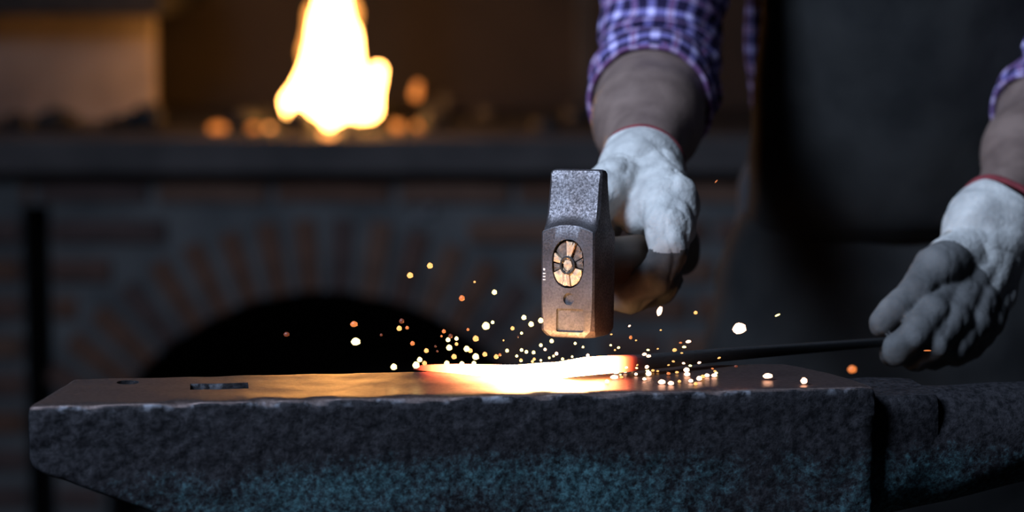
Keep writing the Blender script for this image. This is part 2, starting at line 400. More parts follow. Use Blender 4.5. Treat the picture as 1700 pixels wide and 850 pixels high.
# body: sections along the length, each a dense rounded outline in (b, z)
def rrect(b0, b1, z0, z1, r, step):
    pts = []
    def seg(p, q):
        n = max(1, int(math.dist(p, q) / step)); return [(p[0] + (q[0] - p[0]) * i / n, p[1] + (q[1] - p[1]) * i / n) for i in range(n)]
    def arc(c, a0):
        return [(c[0] + r * math.cos(R(a0 + t)), c[1] + r * math.sin(R(a0 + t))) for t in (0, 22.5, 45, 67.5)]
    pts += arc((b1 - r, z1 - r), 0) + seg((b1 - r, z1), (b0 + r, z1)) + arc((b0 + r, z1 - r), 90) + seg((b0, z1 - r), (b0, z0 + r))
    pts += arc((b0 + r, z0 + r), 180) + seg((b0 + r, z0), (b1 - r, z0)) + arc((b1 - r, z0 + r), 270) + seg((b1, z0 + r), (b1, z1 - r))
    return np.array(pts)
def zbot(a):                              # underside of heel, body
    pts = [(0, .046), (.012, .052), (.026, .056), (.13, .098), (.22, .15), (.27, .16), (.48, .16), (.56, .15), (.62, .12)]
    return float(np.interp(a, [p[0] for p in pts], [p[1] for p in pts]))
base_out = rrect(0, WID, 0, 1, .004, .0032) * 0
NB, NZ = 34, 40
def section(a, inset=0.0, r=.0035):
    h = zbot(a) - inset; b0, b1, z1, z0 = inset, WID - inset, FZ - inset, FZ - h
    th = [0, 22.5, 45, 67.5]; pts = []
    def arc(cb, cz, a0): return [(cb + r * math.cos(R(a0 + t)), cz + r * math.sin(R(a0 + t))) for t in th]
    pts += arc(b1 - r, z1 - r, 0) + [(b1 - r + (b0 - b1 + 2 * r) * i / NB, z1) for i in range(NB)]
    pts += arc(b0 + r, z1 - r, 90) + [(b0, z1 - r + (z0 - z1 + 2 * r) * i / NZ) for i in range(NZ)]
    pts += arc(b0 + r, z0 + r, 180) + [(b0 + r + (b1 - b0 - 2 * r) * i / NB, z0) for i in range(NB)]
    pts += arc(b1 - r, z0 + r, 270) + [(b1, z0 + r + (z1 - z0 - 2 * r) * i / NZ) for i in range(NZ)]
    out = []
    for b, z in pts:
        t = b / WID; a_ = a + (skl * t) * (1 - a / LEN) + (skr * t ** 1.6) * (a / LEN)
        if z < FZ - .04 and a < .03: a_ += (FZ - .04 - z) * .35 * (1 - a / .03)       # rounded lower toe of the heel
        out.append(AW(a_, b, z))
    return out
xs = [0.0006, .0018, .0036] + list(np.linspace(.006, LEN - .008, 190)) + [LEN - .005, LEN - .0025, LEN - .0008]
ins = {0: .0036, 1: .0014, 2: .0004, len(xs) - 1: .005, len(xs) - 2: .002, len(xs) - 3: .0007}
V, F = loft([section(a, ins.get(i, 0)) for i, a in enumerate(xs)])
V = np.array(V)
def dent(V, top=FZ):
    side = np.clip((top - .0015 - V[:, 2]) / .004, 0, 1)
    n = .0006 * noise3(V, 22, 1) + .0005 * noise3(V, 60, 2) + .0004 * noise3(V, 130, 4)
    V = V - bx_ * (n * side)[:, None] * np.sign(.5 * WID - ((V - fl) @ bx_))[:, None]
    edge = np.exp(-((V[:, 2] - top) / .006) ** 2) * np.exp(-(((V - fl) @ bx_) / .006) ** 2)
    chip = np.clip(noise3(V * np.array((1, .2, .2)), 26, 6) - .1, 0, 1) * .0024 + .0005
    V[:, 2] -= edge * chip + .00022 * noise3(V, 30, 9) * (1 - side)
    V += bx_ * (edge * chip)[:, None]
    return V
V = dent(V)
body_me = mesh_np('anvil_body', V, F)
body = link('body', body_me, M_anvil, anvil)
# hardy and pritchel holes
def cutter(me): o = bpy.data.objects.new('cut', me); COL.objects.link(o); return o
def boolean(o, cuts):
    for c in cuts:
        md = o.modifiers.new('b', 'BOOLEAN'); md.object = c; md.operation = 'DIFFERENCE'; md.solver = 'EXACT'
    bpy.context.view_layer.update(); dg = bpy.context.evaluated_depsgraph_get(); dg.update()
    me = bpy.data.meshes.new_from_object(o.evaluated_get(dg)); o.modifiers.clear()
    old = o.data; o.data = me
    for c in cuts: bpy.data.objects.remove(c, do_unlink=True)
    return me
def on_axis_prism(c, la, lb, depth, n=4, rot=0):
    ring = []
    for i in range(n):
        if n == 4: q = [(-1, -1), (1, -1), (1, 1), (-1, 1)][i]
        else: q = (math.cos(6.2832 * i / n), math.sin(6.2832 * i / n))
        ring.append((q[0] * la, q[1] * lb))
    r0 = [c + ax * p + bx_ * q - np.array((0, 0, depth)) for p, q in ring]; r1 = [c + ax * p + bx_ * q + np.array((0, 0, .02)) for p, q in ring]
    V, F = loft([r0, r1]); return cutter(mesh_np('cut', V, F, False))
hc = PZ(364, 641, FZ); pc = PZ(212, 634.5, FZ)
boolean(body, [on_axis_prism(hc, .0215, .0125, .2), on_axis_prism(pc, .0085, .0075, .2, 14)])
body.data.polygons.foreach_set('use_smooth', [True] * len(body.data.polygons)); body.data.set_sharp_from_angle(angle=R(42))
# cutting table, horn
def ring_ab(a, bc_, zc_, rb, rz, n=56, e=2.0, flat=None):
    out = []
    for i in range(n):
        t = 6.28319 * i / n; c, s = math.cos(t), math.sin(t)
        c = math.copysign(abs(c) ** (2 / e), c); s = math.copysign(abs(s) ** (2 / e), s)
        z = zc_ + rz * s
        if flat is not None: z = min(z, flat)
        out.append(AW(a, bc_ + rb * c, z))
    return out
HB = WID * .54
tb = [ring_ab(a, HB, .813, rb, rz, e=5.0, flat=.8385) for a, rb, rz in ((LEN - .07, .045, .03), (LEN - .01, .045, .03), (LEN + .02, .0448, .03), (LEN + .046, .0442, .0295), (LEN + .052, .042, .027))]
tb = [np.array(q) for q in tb]
V, F = loft(tb); V = np.array(V); V += bx_ * (.0010 * noise3(V, 30, 11))[:, None]; V[:, 2] += .0006 * noise3(V, 25, 12)
link('table', mesh_np('table', V, F, True, 40), M_anvil, anvil)
hr = []
for t in np.linspace(0, 1, 46):
    a = LEN - .03 + .36 * t; k = (1 - t ** 1.7); rz = .006 + .043 * k; rb = .007 + .040 * k
    zt = .8365 + .006 * t
    hr.append(ring_ab(a, HB, zt - rz, rb, rz, e=3.2 - .9 * min(1, t * 3)))
hr.append([np.mean(hr[-1], axis=0) + ax * .006 + (np.array(q) - np.mean(hr[-1], axis=0)) * .3 for q in hr[-1]])
V, F = loft(hr); V = np.array(V); V += bx_ * (.0011 * noise3(V, 18, 13) + .0006 * noise3(V, 60, 3))[:, None]; V[:, 2] += .0008 * noise3(V, 18, 14)
link('horn', mesh_np('horn', V, F, True), M_anvil, anvil)
# waist and feet under the frame
wst = []
for z, la, lb in ((FZ - .145, .165, .049), (.675, .125, .044), (.64, .115, .043), (.61, .13, .052), (.59, .165, .07), (.575, .18, .078), (.55, .182, .08)):
    c = AW(.37, WID / 2, z); ring = []
    for i in range(40):
        t = 6.28319 * i / 40; q = [math.copysign(abs(v) ** .5, v) for v in (math.cos(t), math.sin(t))]
        ring.append(c + ax * la * q[0] + bx_ * lb * q[1])
    wst.append(ring)
V, F = loft(wst); V = np.array(V); V += bx_ * (.0012 * noise3(V, 18, 13))[:, None]
link('waist_and_feet', mesh_np('waist', V, F, True, 60), M_anvil, anvil)
# stump
rs = []
for z, r in ((0, .30), (.04, .285), (.25, .27), (.5, .268), (.545, .266), (.55, .255)):
    c = AW(.37, WID / 2, z)
    rs.append([c + np.array((math.cos(t), math.sin(t), 0)) * r * (1 + .03 * math.sin(3 * t + 1) + .012 * math.sin(11 * t)) for t in np.linspace(0, 6.28319, 72, endpoint=False)])
V, F = loft(rs); st = link('tree_stump', mesh_np('stump', V, F, True, 50), M_wood); tag(st, 'round wooden stump carrying the anvil', 'stump')

# ------------------------------------------------------------------ hot bar
def bar_mat():
    m, nt, b = new_mat('glowing_bar'); L = nt.links.new
    at = N(nt, 'ShaderNodeAttribute', attribute_name='bar_glow')
    c = ramp(nt, at.outputs['Fac'], [(0, (0, 0, 0)), (.12, (.16, .01, .004)), (.3, (.75, .09, .03)), (.55, (1, .30, .10)), (1, (1, .58, .24))])
    s = N(nt, 'ShaderNodeMath', operation='POWER'); s.inputs[1].default_value = 2.2; L(at.outputs['Fac'], s.inputs[0])
    s2 = N(nt, 'ShaderNodeMath', operation='MULTIPLY_ADD'); s2.inputs[1].default_value = 72; s2.inputs[2].default_value = .7; L(s.outputs[0], s2.inputs[0])
    L(c.outputs[0], b.inputs['Emission Color']); L(s2.outputs[0], b.inputs['Emission Strength'])
    n = N(nt, 'ShaderNodeTexNoise', i_Scale=90.0); r = ramp(nt, n.outputs[0], [(.3, (.010, .010, .010)), (.7, (.022, .021, .021))]); L(r.outputs[0], b.inputs['Base Color'])
    b.inputs['Roughness'].default_value = .8; b.inputs['Specular IOR Level'].default_value = .2
    return m
M_bar = bar_mat()
BP = [(688, 611.5, 1.862, 3, 4, .05), (712, 611.5, 1.856, 5, 7, .30), (760, 613, 1.845, 7.5, 10, .50), (810, 616, 1.833, 9.5, 12, .68), (860, 618, 1.826, 11, 13, .95), (915, 616, 1.822, 13, 14, 1.0),
      (965, 609, 1.822, 14, 14, .95), (1005, 605.5, 1.826, 14, 14, .62), (1030, 604, 1.832, 13.5, 13.5, .36), (1050, 602.5, 1.838, 13, 13, .10), (1070, 601, 1.845, 12.5, 12.5, .0), (1200, 589, 1.892, 10.5, 10.5, 0),
      (1340, 578, 1.928, 8.5, 8.5, 0), (1480, 567, 1.988, 6.8, 6.8, 0), (1560, 561, 2.022, 6, 6, 0), (1630, 556, 2.052, 6, 6, 0)]
c6 = catmull([np.concatenate([(P(x, y, PZ(x, y + hh, FZ + (0 if x < 930 else .004))[1]) if x < 1250 else P(x, y, d)), [hh * d / FPX, ww * d / FPX, ht]]) for x, y, d, hh, ww, ht in BP], 8)
path = c6[:, :3]; T, A_, B_ = frames(path)
rings = []; heat = []
for i in range(len(path)):
    a, b = A_[i], np.array((0, 0, 1.0)); b = b - T[i] * (b @ T[i]); b /= np.linalg.norm(b); a = np.cross(b, T[i])
    h, wd = c6[i, 3], c6[i, 4]; ring = []
    for j in range(20):
        t = 6.28319 * j / 20; q = [math.copysign(abs(v) ** .45, v) for v in (math.cos(t), math.sin(t))]
        ring.append(path[i] + a * wd * q[0] + b * h * q[1])
    if min(r[2] for r in ring) < FZ + .0004 and path[i][0] < .2:
        dz = FZ + .0004 - min(r[2] for r in ring); ring = [r + np.array((0, 0, dz)) for r in ring]
    rings.append(ring); heat += [c6[i, 5]] * 20
V, F = loft(rings)
me = mesh_np('steel_bar', V, F, True, 50); at = me.attributes.new('bar_glow', 'FLOAT', 'POINT'); at.data.foreach_set('value', np.clip(heat, 0, 1))
tag(link('steel_bar', me, M_bar), 'long steel bar, white-hot at the end lying on the anvil, dark near the glove', 'bar')

# ------------------------------------------------------------------ hammer
YAW, TILT, ROLL = R(22.6), R(4.0), R(-1.2)
E = P(942, 438, 1.835)
Mh = Matrix.Translation(Vector(E)) @ Matrix.Rotation(-YAW, 4, 'Z') @ Matrix.Rotation(-TILT, 4, 'X') @ Matrix.Rotation(ROLL, 4, 'Y') @ Matrix.Scale(1.047, 4)
hammer = empty('hammer'); hammer.matrix_basis = Mh
tag(hammer, 'cross-peen hammer with wooden handle swung above the glowing bar', 'hammer')
def hl(name, me, m, parent=None):
    o = bpy.data.objects.new(name, me); COL.objects.link(o); o.parent = parent or hammer
    if m and not me.materials: me.materials.append(m)
    return o
def hammer_mat():
    m, nt, b = new_mat('hammer_steel'); L = nt.links.new
    tc = N(nt, 'ShaderNodeTexCoord')
    n1 = N(nt, 'ShaderNodeTexNoise', i_Scale=620.0, i_Detail=5.0, i_Roughness=.65); L(tc.outputs['Object'], n1.inputs['Vector'])
    n2 = N(nt, 'ShaderNodeTexNoise', i_Scale=45.0, i_Detail=5.0); L(tc.outputs['Object'], n2.inputs['Vector'])
    c = ramp(nt, n1.outputs[0], [(.30, (.055, .05, .052)), (.70, (.22, .20, .205))])
    d = ramp(nt, n2.outputs[0], [(.35, (.55, .5, .48)), (.65, (1, 1, 1))])
    mx = N(nt, 'ShaderNodeMix', data_type='RGBA', blend_type='MULTIPLY'); mx.inputs[0].default_value = 1; L(c.outputs[0], mx.inputs[6]); L(d.outputs[0], mx.inputs[7]); L(mx.outputs[2], b.inputs['Base Color'])
    rr = ramp(nt, n1.outputs[0], [(.35, (.62,) * 3), (.65, (.42,) * 3)]); L(rr.outputs[0], b.inputs['Roughness']); b.inputs['Metallic'].default_value = .75
    bp = N(nt, 'ShaderNodeBump'); bp.inputs['Strength'].default_value = .35; bp.inputs['Distance'].default_value = .0006; L(n1.outputs[0], bp.inputs['Height']); L(bp.outputs[0], b.inputs['Normal'])
    return m
M_ham = hammer_mat()
HW, HD = .0208, .0445
def hsec(z, y0, y1, ch, inset=0, arch=0):
    xs_ = HW - inset; y0 += inset; y1 -= inset; n = 14; pts = []
    cs = [(-xs_, y0), (xs_, y0), (xs_, y1), (-xs_, y1)]
    for i in range(4):
        p, q = np.array(cs[i]), np.array(cs[(i + 1) % 4]); u_ = (q - p) / np.linalg.norm(q - p)
        for j in range(n):
            t = j / (n - 1); s = p + u_ * ch; e = q - u_ * ch; v = s + (e - s) * t
            pts.append((v[0], v[1], z + arch * (1 - (v[0] / HW) ** 2)))
    return np.array(pts)
sec = [hsec(-.0545, 0, HD, .0060, .0042), hsec(-.0538, 0, HD, .0055, .0022), hsec(-.0518, 0, HD, .005, .0007), hsec(-.049, 0, HD, .0026, 0), hsec(-.03, 0, HD, .0014), hsec(0, 0, HD, .0013), hsec(.015, 0, HD, .0013, 0, .0015),
       hsec(.0222, 0, HD, .0013, 0, .0052), hsec(.0230, .0006, HD - .0006, .0013, 0, .0054), hsec(.0240, .0030, HD - .003, .0013, .0002, .0054), hsec(.0285, .0072, HD - .0072, .0013, .0002, .004), hsec(.036, .0098, HD - .0098, .0020, .0002, .001),
       hsec(.046, .0122, HD - .0122, .002, .0002), hsec(.0585, .0142, HD - .0142, .002, .0003), hsec(.0655, .0152, HD - .0152, .0013, .0004), hsec(.0678, .0152, HD - .0152, .002, .0012), hsec(.0688, .0152, HD - .0152, .003, .0028)]
V, F = loft(sec); V = np.array(V)
def outward(me):
    bm = bmesh.new(); bm.from_mesh(me); bmesh.ops.recalc_face_normals(bm, faces=bm.faces); bm.to_mesh(me); bm.free(); return me
head = hl('head', outward(mesh_np('hammer_head', V, F, True, 32)), M_ham); head.parent = None
def ycut(ring, y0, y1):
    V, F = loft([[(x, y0, z) for x, z in ring], [(x, y1, z) for x, z in ring]]); return cutter(outward(mesh_np('cut', V, F, False)))
def ellr(cx, cz, rx, rz, n=40, s=2.0): return [(cx + rx * math.copysign(abs(math.cos(t)) ** (2 / s), math.cos(t)), cz + rz * math.copysign(abs(math.sin(t)) ** (2 / s), math.sin(t))) for t in np.linspace(0, 6.28319, n, endpoint=False)]
def rr_ring(cx, cz, a, b, r):
    o = []
    for sx, sz, a0 in ((1, 1, 0), (-1, 1, 90), (-1, -1, 180), (1, -1, 270)):
        for t in (0, 30, 60, 90): o.append((cx + sx * (a - r) + r * math.cos(R(a0 + t)), cz + sz * (b - r) + r * math.sin(R(a0 + t))))
    return o
boolean(head, [ycut(ellr(.0003, 0, .0125, .0178, 48, 2.3), -.01, .06), ycut(ellr(.0012, -.0258, .0043, .0045, 28), -.01, .0019), ycut(rr_ring(.0022, -.0415, .0106, .0086, .0012), -.01, .0019)])
head.parent = hammer; head.data.polygons.foreach_set('use_smooth', [True] * len(head.data.polygons)); head.data.set_sharp_from_angle(angle=R(32))
M_white = surf('white_stamp', (.75, .75, .75), (.6, .6, .6), 200, .6, bump=0)
for i, z in enumerate((-.0046, -.0075, -.0098, -.0121)):
    ring = ellr(-.0182, z, .0008, .0009, 12) if i == 0 else [(-.0192, z - .0004), (-.0172, z - .0004), (-.0172, z + .0004), (-.0192, z + .0004)]
    V, F = loft([[(x, -.00025, zz) for x, zz in ring], [(x, .0004, zz) for x, zz in ring]]); hl('stamp_mark', mesh_np('stamp', V, F, False), M_white)
# handle and split end grain
M_hand = surf('handle_wood', (.11, .065, .035), (.055, .032, .018), 40, .6, bump=.3, bscale=150, bdist=.0006, stretch=(1, .12, 1))
M_end = surf('end_grain', (.72, .52, .34), (.45, .29, .18), 260, .8, bump=.8, bscale=420, bdist=.0015)
M_end2 = surf('end_grain_charred', (.26, .17, .12), (.11, .07, .05), 260, .8, bump=.8, bscale=420, bdist=.0015)
rs = []
for y in np.linspace(.006, .262, 40):
    t = y / .262; k = .0122 + (.0028 if y > .05 else 0) * min(1, (y - .05) / .04) + .0022 * max(0, t - .6) / .4
    rs.append([(x, y, z - 0.003 * math.sin(t * 3)) for x, z in ellr(.0003, 0, k * (.98 if y < .05 else .92), k * 1.4 if y < .05 else k * 1.25, 32, 2.3)])
rs.append([(x * .7, .266, z * .7) for x, _, z in rs[-1]])
V, F = loft(rs); hl('handle', mesh_np('handle', V, F, True, 60), M_hand)
def plug(poly, y, m, seed):
    bm = bmesh.new(); r = random.Random(seed)
    front = [bm.verts.new((x, y + r.uniform(-.0007, .0007), z)) for x, z in poly]; back = [bm.verts.new((x, .012, z)) for x, z in poly]
    c = bm.verts.new((np.mean([p[0] for p in poly]), y - .0007, np.mean([p[1] for p in poly]))); n = len(poly)
    for i in range(n):
        j = (i + 1) % n; bm.faces.new((front[i], front[j], c)); bm.faces.new((front[j], front[i], back[i], back[j]))
    bm.faces.new(back[::-1]); hl('wood_fibre', mesh_bm('wood_fibre', bm), m)
EL = lambda t, k=1.0: (.0003 + .0117 * k * math.copysign(abs(math.cos(R(t))) ** .87, math.cos(R(t))), .0168 * k * math.copysign(abs(math.sin(R(t))) ** .87, math.sin(R(t))))
def wedge_poly(t0, t1, ki=.34, ko=1.0, n=7, seed=0):
    r = random.Random(seed)
    o = [EL(t, ko * r.uniform(.94, 1.0)) for t in np.linspace(t0, t1, n)]; i = [EL(t, ki) for t in np.linspace(t1, t0, 4)]
    return o + [(x * 1.0, z * .9 - .001) for x, z in i]
for i, (t0, t1, y, m) in enumerate(((99, 150, .0022, M_end2), (154, 176, .0004, M_end), (180, 197, .0014, M_end2), (201, 252, -.0004, M_end), (255, 279, -.0012, M_end), (283, 346, -.0002, M_end), (350, 372, .0016, M_end2), (16, 58, .0020, M_end2), (62, 94, -.0008, M_end))):
    plug(wedge_poly(t0, t1, .30, seed=i), y, m, i)
plug([(.0003 + .0034 * math.cos(t), -.001 + .0042 * math.sin(t)) for t in np.linspace(0, 6.283, 9, endpoint=False)], -.0004, M_end, 33)
V, F = loft([[(.0003 + (.0052 + .0010 * math.cos(q)) * math.cos(t), -.0006 + .0011 * math.sin(q), -.001 + (.0060 + .0010 * math.cos(q)) * math.sin(t)) for q in np.linspace(0, 6.283, 8, endpoint=False)] for t in np.linspace(0, 6.28319, 33)], cap=False)
hl('ring_wedge', mesh_np('ring_wedge', V, F), M_dark)

# ------------------------------------------------------------------ the smith
M_skin = surf('skin', (.20, .135, .11), (.13, .085, .07), 40, .55, bump=.25, bscale=260, bdist=.0012)
M_glove = surf('glove_canvas', (.58, .56, .52), (.30, .29, .275), 42, .9, bump=.8, bscale=260, bdist=.0014, spec=.15, lo=.3, hi=.72)
M_gleather = surf('glove_leather', (.13, .125, .12), (.06, .058, .056), 30, .8, bump=.5, bscale=220, bdist=.0012, spec=.3)
M_trim = surf('red_trim', (.22, .03, .035), (.13, .02, .025), 60, .9, bump=.3)
M_apron = surf('apron_leather', (.021, .020, .019), (.012, .0118, .0118), 12, .85, bump=.35, bscale=70, bdist=.002, spec=.12)
M_trous = surf('trousers', (.03, .03, .034), (.02, .02, .022), 20, .9, bump=.3, bscale=200)
M_boot = surf('boot_leather', (.035, .026, .02), (.02, .016, .013), 20, .55)
M_hair = surf('hair', (.05, .035, .025), (.03, .02, .015), 60, .7, stretch=(1, 1, .2))
M_eye = surf('eye_white', (.7, .7, .68), (.65, .65, .63), 20, .3, bump=0)
def plaid():
    m, nt, b = new_mat('plaid_cotton'); L = nt.links.new
    uv = N(nt, 'ShaderNodeUVMap', uv_map='UVMap'); s = N(nt, 'ShaderNodeSeparateXYZ'); L(uv.outputs[0], s.inputs[0])
    def stripe(out, per, off, w0, w1):
        a = N(nt, 'ShaderNodeMath', operation='MULTIPLY_ADD'); a.inputs[1].default_value = 1 / per; a.inputs[2].default_value = off; L(out, a.inputs[0])
        f = N(nt, 'ShaderNodeMath', operation='FRACT'); L(a.outputs[0], f.inputs[0])
        d = N(nt, 'ShaderNodeMath', operation='SUBTRACT'); d.inputs[1].default_value = .5; L(f.outputs[0], d.inputs[0])
        e = N(nt, 'ShaderNodeMath', operation='ABSOLUTE'); L(d.outputs[0], e.inputs[0])
        r = N(nt, 'ShaderNodeMapRange'); r.inputs[1].default_value = w0; r.inputs[2].default_value = w1; r.inputs[3].default_value = 1; r.inputs[4].default_value = 0; L(e.outputs[0], r.inputs[0]); return r.outputs[0]
    u1, v1 = stripe(s.outputs[0], .020, 0, .17, .24), stripe(s.outputs[1], .020, 0, .17, .24)
    sm = N(nt, 'ShaderNodeMath', operation='ADD'); L(u1, sm.inputs[0]); L(v1, sm.inputs[1])
    hf = N(nt, 'ShaderNodeMath', operation='MULTIPLY'); hf.inputs[1].default_value = .5; L(sm.outputs[0], hf.inputs[0])
    c = ramp(nt, hf.outputs[0], [(0, (.020, .014, .045)), (.5, (.17, .14, .34)), (1, (.62, .54, .85))])
    u2, v2 = stripe(s.outputs[0], .040, .25, .05, .09), stripe(s.outputs[1], .040, .25, .05, .09)
    mx_ = N(nt, 'ShaderNodeMath', operation='MAXIMUM'); L(u2, mx_.inputs[0]); L(v2, mx_.inputs[1])
    k = N(nt, 'ShaderNodeMath', operation='MULTIPLY'); k.inputs[1].default_value = .6; L(mx_.outputs[0], k.inputs[0])
    mx = N(nt, 'ShaderNodeMix', data_type='RGBA'); L(k.outputs[0], mx.inputs[0]); L(c.outputs[0], mx.inputs[6]); mx.inputs[7].default_value = (.16, .03, .06, 1); L(mx.outputs[2], b.inputs['Base Color'])
    b.inputs['Roughness'].default_value = .95; b.inputs['Specular IOR Level'].default_value = .15
    n = N(nt, 'ShaderNodeTexNoise', i_Scale=600.0); bp = N(nt, 'ShaderNodeBump', i_Strength=.3, i_Distance=.0006); L(n.outputs[0], bp.inputs['Height']); L(bp.outputs[0], b.inputs['Normal'])
    return m
M_plaid = plaid()
person = tag(empty('person', (.42, 2.62, 0)), 'smith in plaid shirt and dark leather apron, striking with a hammer and holding the bar', 'person')
v3 = lambda *a: np.array(a, float)
# skeleton
hipc = v3(.455, 2.66, .92); chest = v3(.42, 2.50, 1.27); neck = v3(.37, 2.42, 1.44); headc = v3(.35, 2.33, 1.575)
shR = v3(.185, 2.42, 1.33); elR = P(1088, 108, 2.32); wrR = P(1064, 286, 2.045)
shL = v3(.575, 2.46, 1.34); elL = P(1772, 118, 2.36); wrL = P(1655, 372, 2.10)
hpL, hpR = hipc + v3(.10, 0, -.04), hipc + v3(-.10, 0, -.04)
knL, knR = v3(.58, 2.56, .50), v3(.38, 2.60, .50); anL, anR = v3(.58, 2.68, .09), v3(.30, 2.74, .09)
caps = []
for s in (-.055, 0, .055):
    o = v3(s, 0, 0); caps += chain([hipc + o, hipc * .55 + chest * .45 + o * 1.05 + v3(0, -.02, 0), chest + o * 1.3, chest + v3(0, -.02, .10) + o * 1.3], [.115, .115, .115, .075])
caps += chain([chest + v3(0, -.02, .1), neck, headc + v3(0, .01, -.05)], [.07, .058, .055])
caps += chain([chest + v3(-.06, 0, .08), shR, elR], [.065, .05, .034]) + chain([elR, elR * .7 + wrR * .3, elR * .45 + wrR * .55, wrR], [.036, .047, .044, .028])
caps += chain([chest + v3(.06, 0, .08), shL, elL], [.065, .05, .034]) + chain([elL, elL * .7 + wrL * .3, elL * .45 + wrL * .55, wrL], [.034, .041, .038, .027])
for hp, kn, an in ((hpL, knL, anL), (hpR, knR, anR)):
    caps += chain([hp, kn], [.085, .058]) + chain([kn, kn * .65 + an * .35 + v3(0, .015, 0), an], [.058, .056, .038]) + chain([an + v3(0, .02, -.04), an + v3(0, -.16, -.045)], [.038, .032])
# head with nose, ears, brow, chin
caps += chain([headc + v3(0, .015, .03), headc + v3(0, -.015, -.04)], [.088, .068]) + chain([headc + v3(0, -.045, -.085), headc + v3(0, -.06, -.095)], [.034, .026])
caps += chain([headc + v3(0, -.085, .005), headc + v3(0, -.112, -.035)], [.009, .014]) + chain([headc + v3(-.035, -.075, .022), headc + v3(.035, -.075, .022)], [.014, .014])
caps += [(headc + v3(s * .083, .02, .005), headc + v3(s * .086, .02, -.03), .016, .010) for s in (-1, 1)] + chain([headc + v3(-.02, -.082, -.066), headc + v3(.02, -.082, -.066)], [.009, .009])
V, F = nets(fuse(caps, .03), *bounds(caps, .02), .0085)
link('body', mesh_np('person_body', V, F), M_skin, person)
hc_ = chain([headc + v3(0, .03, .045), headc + v3(0, .035, .0)], [.090, .085])
fh = fuse(hc_, .02)
V, F = nets(lambda p: np.maximum(fh(p) + .004 * noise3(p, 25, 2), -(p[:, 2] - headc[2] - .02 + (p[:, 1] - headc[1]) * .9)), *bounds(hc_, .02), .008)
link('hair', mesh_np('hair', V, F), M_hair, person)
bd = chain([headc + v3(-.05, -.045, -.07), headc + v3(0, -.075, -.105), headc + v3(.05, -.045, -.07)], [.026, .030, .026])
V, F = nets(lambda p: fuse(bd, .01)(p) + .003 * noise3(p, 40, 2), *bounds(bd, .01), .005); link('beard', mesh_np('beard', V, F), M_hair, person)
for s in (-1, 1):
    e_ = [(headc + v3(s * .032, -.083, -.004), headc + v3(s * .032, -.083, -.0041), .012, .012)]
    V, F = nets(fuse(e_, .01), *bounds(e_, .006), .003); link('eye', mesh_np('eye', V, F), M_eye, person)
# trousers, boots
for hp, kn, an in ((hpL, knL, anL), (hpR, knR, anR)):
    cc = chain([hipc * .5 + hp * .5 + v3(0, 0, .06), hp, kn], [.11, .102, .075]) + chain([kn, an + v3(0, 0, .03)], [.075, .06]); fz = fuse(cc, .03)
    V, F = nets(lambda p: fz(p) + .004 * noise3(p * v3(1, 1, 1.6), 6, 5), *bounds(cc, .02), .011); link('trouser_leg', mesh_np('trouser_leg', V, F), M_trous, person)
    cc = chain([an + v3(0, 0, .10), an + v3(0, .01, -.03)], [.056, .052]) + chain([an + v3(0, .03, -.045), an + v3(0, -.09, -.047), an + v3(0, -.18, -.052)], [.045, .047, .036])
    fb = fuse(cc, .03); V, F = nets(lambda p: np.maximum(fb(p), .002 - p[:, 2]), *bounds(cc, .02), .008); link('boot', mesh_np('boot', V, F), M_boot, person)
# shirt torso
def set_uv(me, uvs):
    l = me.uv_layers.new(name='UVMap'); idx = np.zeros(len(me.loops), int); me.loops.foreach_get('vertex_index', idx)
    l.data.foreach_set('uv', np.asarray(uvs, float)[idx].ravel())
cc = []
for s in (-.055, 0, .055):
    o = v3(s, 0, 0); cc += chain([hipc + o + v3(0, 0, -.02), hipc * .55 + chest * .45 + o * 1.05 + v3(0, -.02, 0), chest + o * 1.3, chest + v3(0, -.02, .10) + o * 1.3], [.126, .124, .124, .085])
cc += chain([chest + v3(-.06, 0, .08), shR, shR * .8 + elR * .2], [.08, .074, .062]) + chain([chest + v3(.06, 0, .08), shL, shL * .8 + elL * .2], [.08, .074, .062])
fs = fuse(cc, .03)
V, F = nets(lambda p: fs(p) + .004 * noise3(p * v3(1, 1, .6), 9, 21) , *bounds(cc, .02), .009)
me = mesh_np('shirt', V, F); ang = np.arctan2(V[:, 0] - .40, -(V[:, 1] - 2.58)); set_uv(me, np.stack([ang * .16, V[:, 2]], 1))
shirt = link('shirt', me, M_plaid, person)
cl = [(neck + v3(.062 * math.cos(t), -.012 + .058 * math.sin(t), -.012 + .018 * math.sin(t)), neck + v3(.062 * math.cos(t + .3), -.012 + .058 * math.sin(t + .3), -.012 + .018 * math.sin(t + .3)), .015, .015) for t in np.arange(0, 6.28, .3)]
V, F = nets(fuse(cl, .01), *bounds(cl, .01), .006); me = mesh_np('collar', V, F); set_uv(me, V[:, :2]); link('collar', me, M_plaid, shirt)
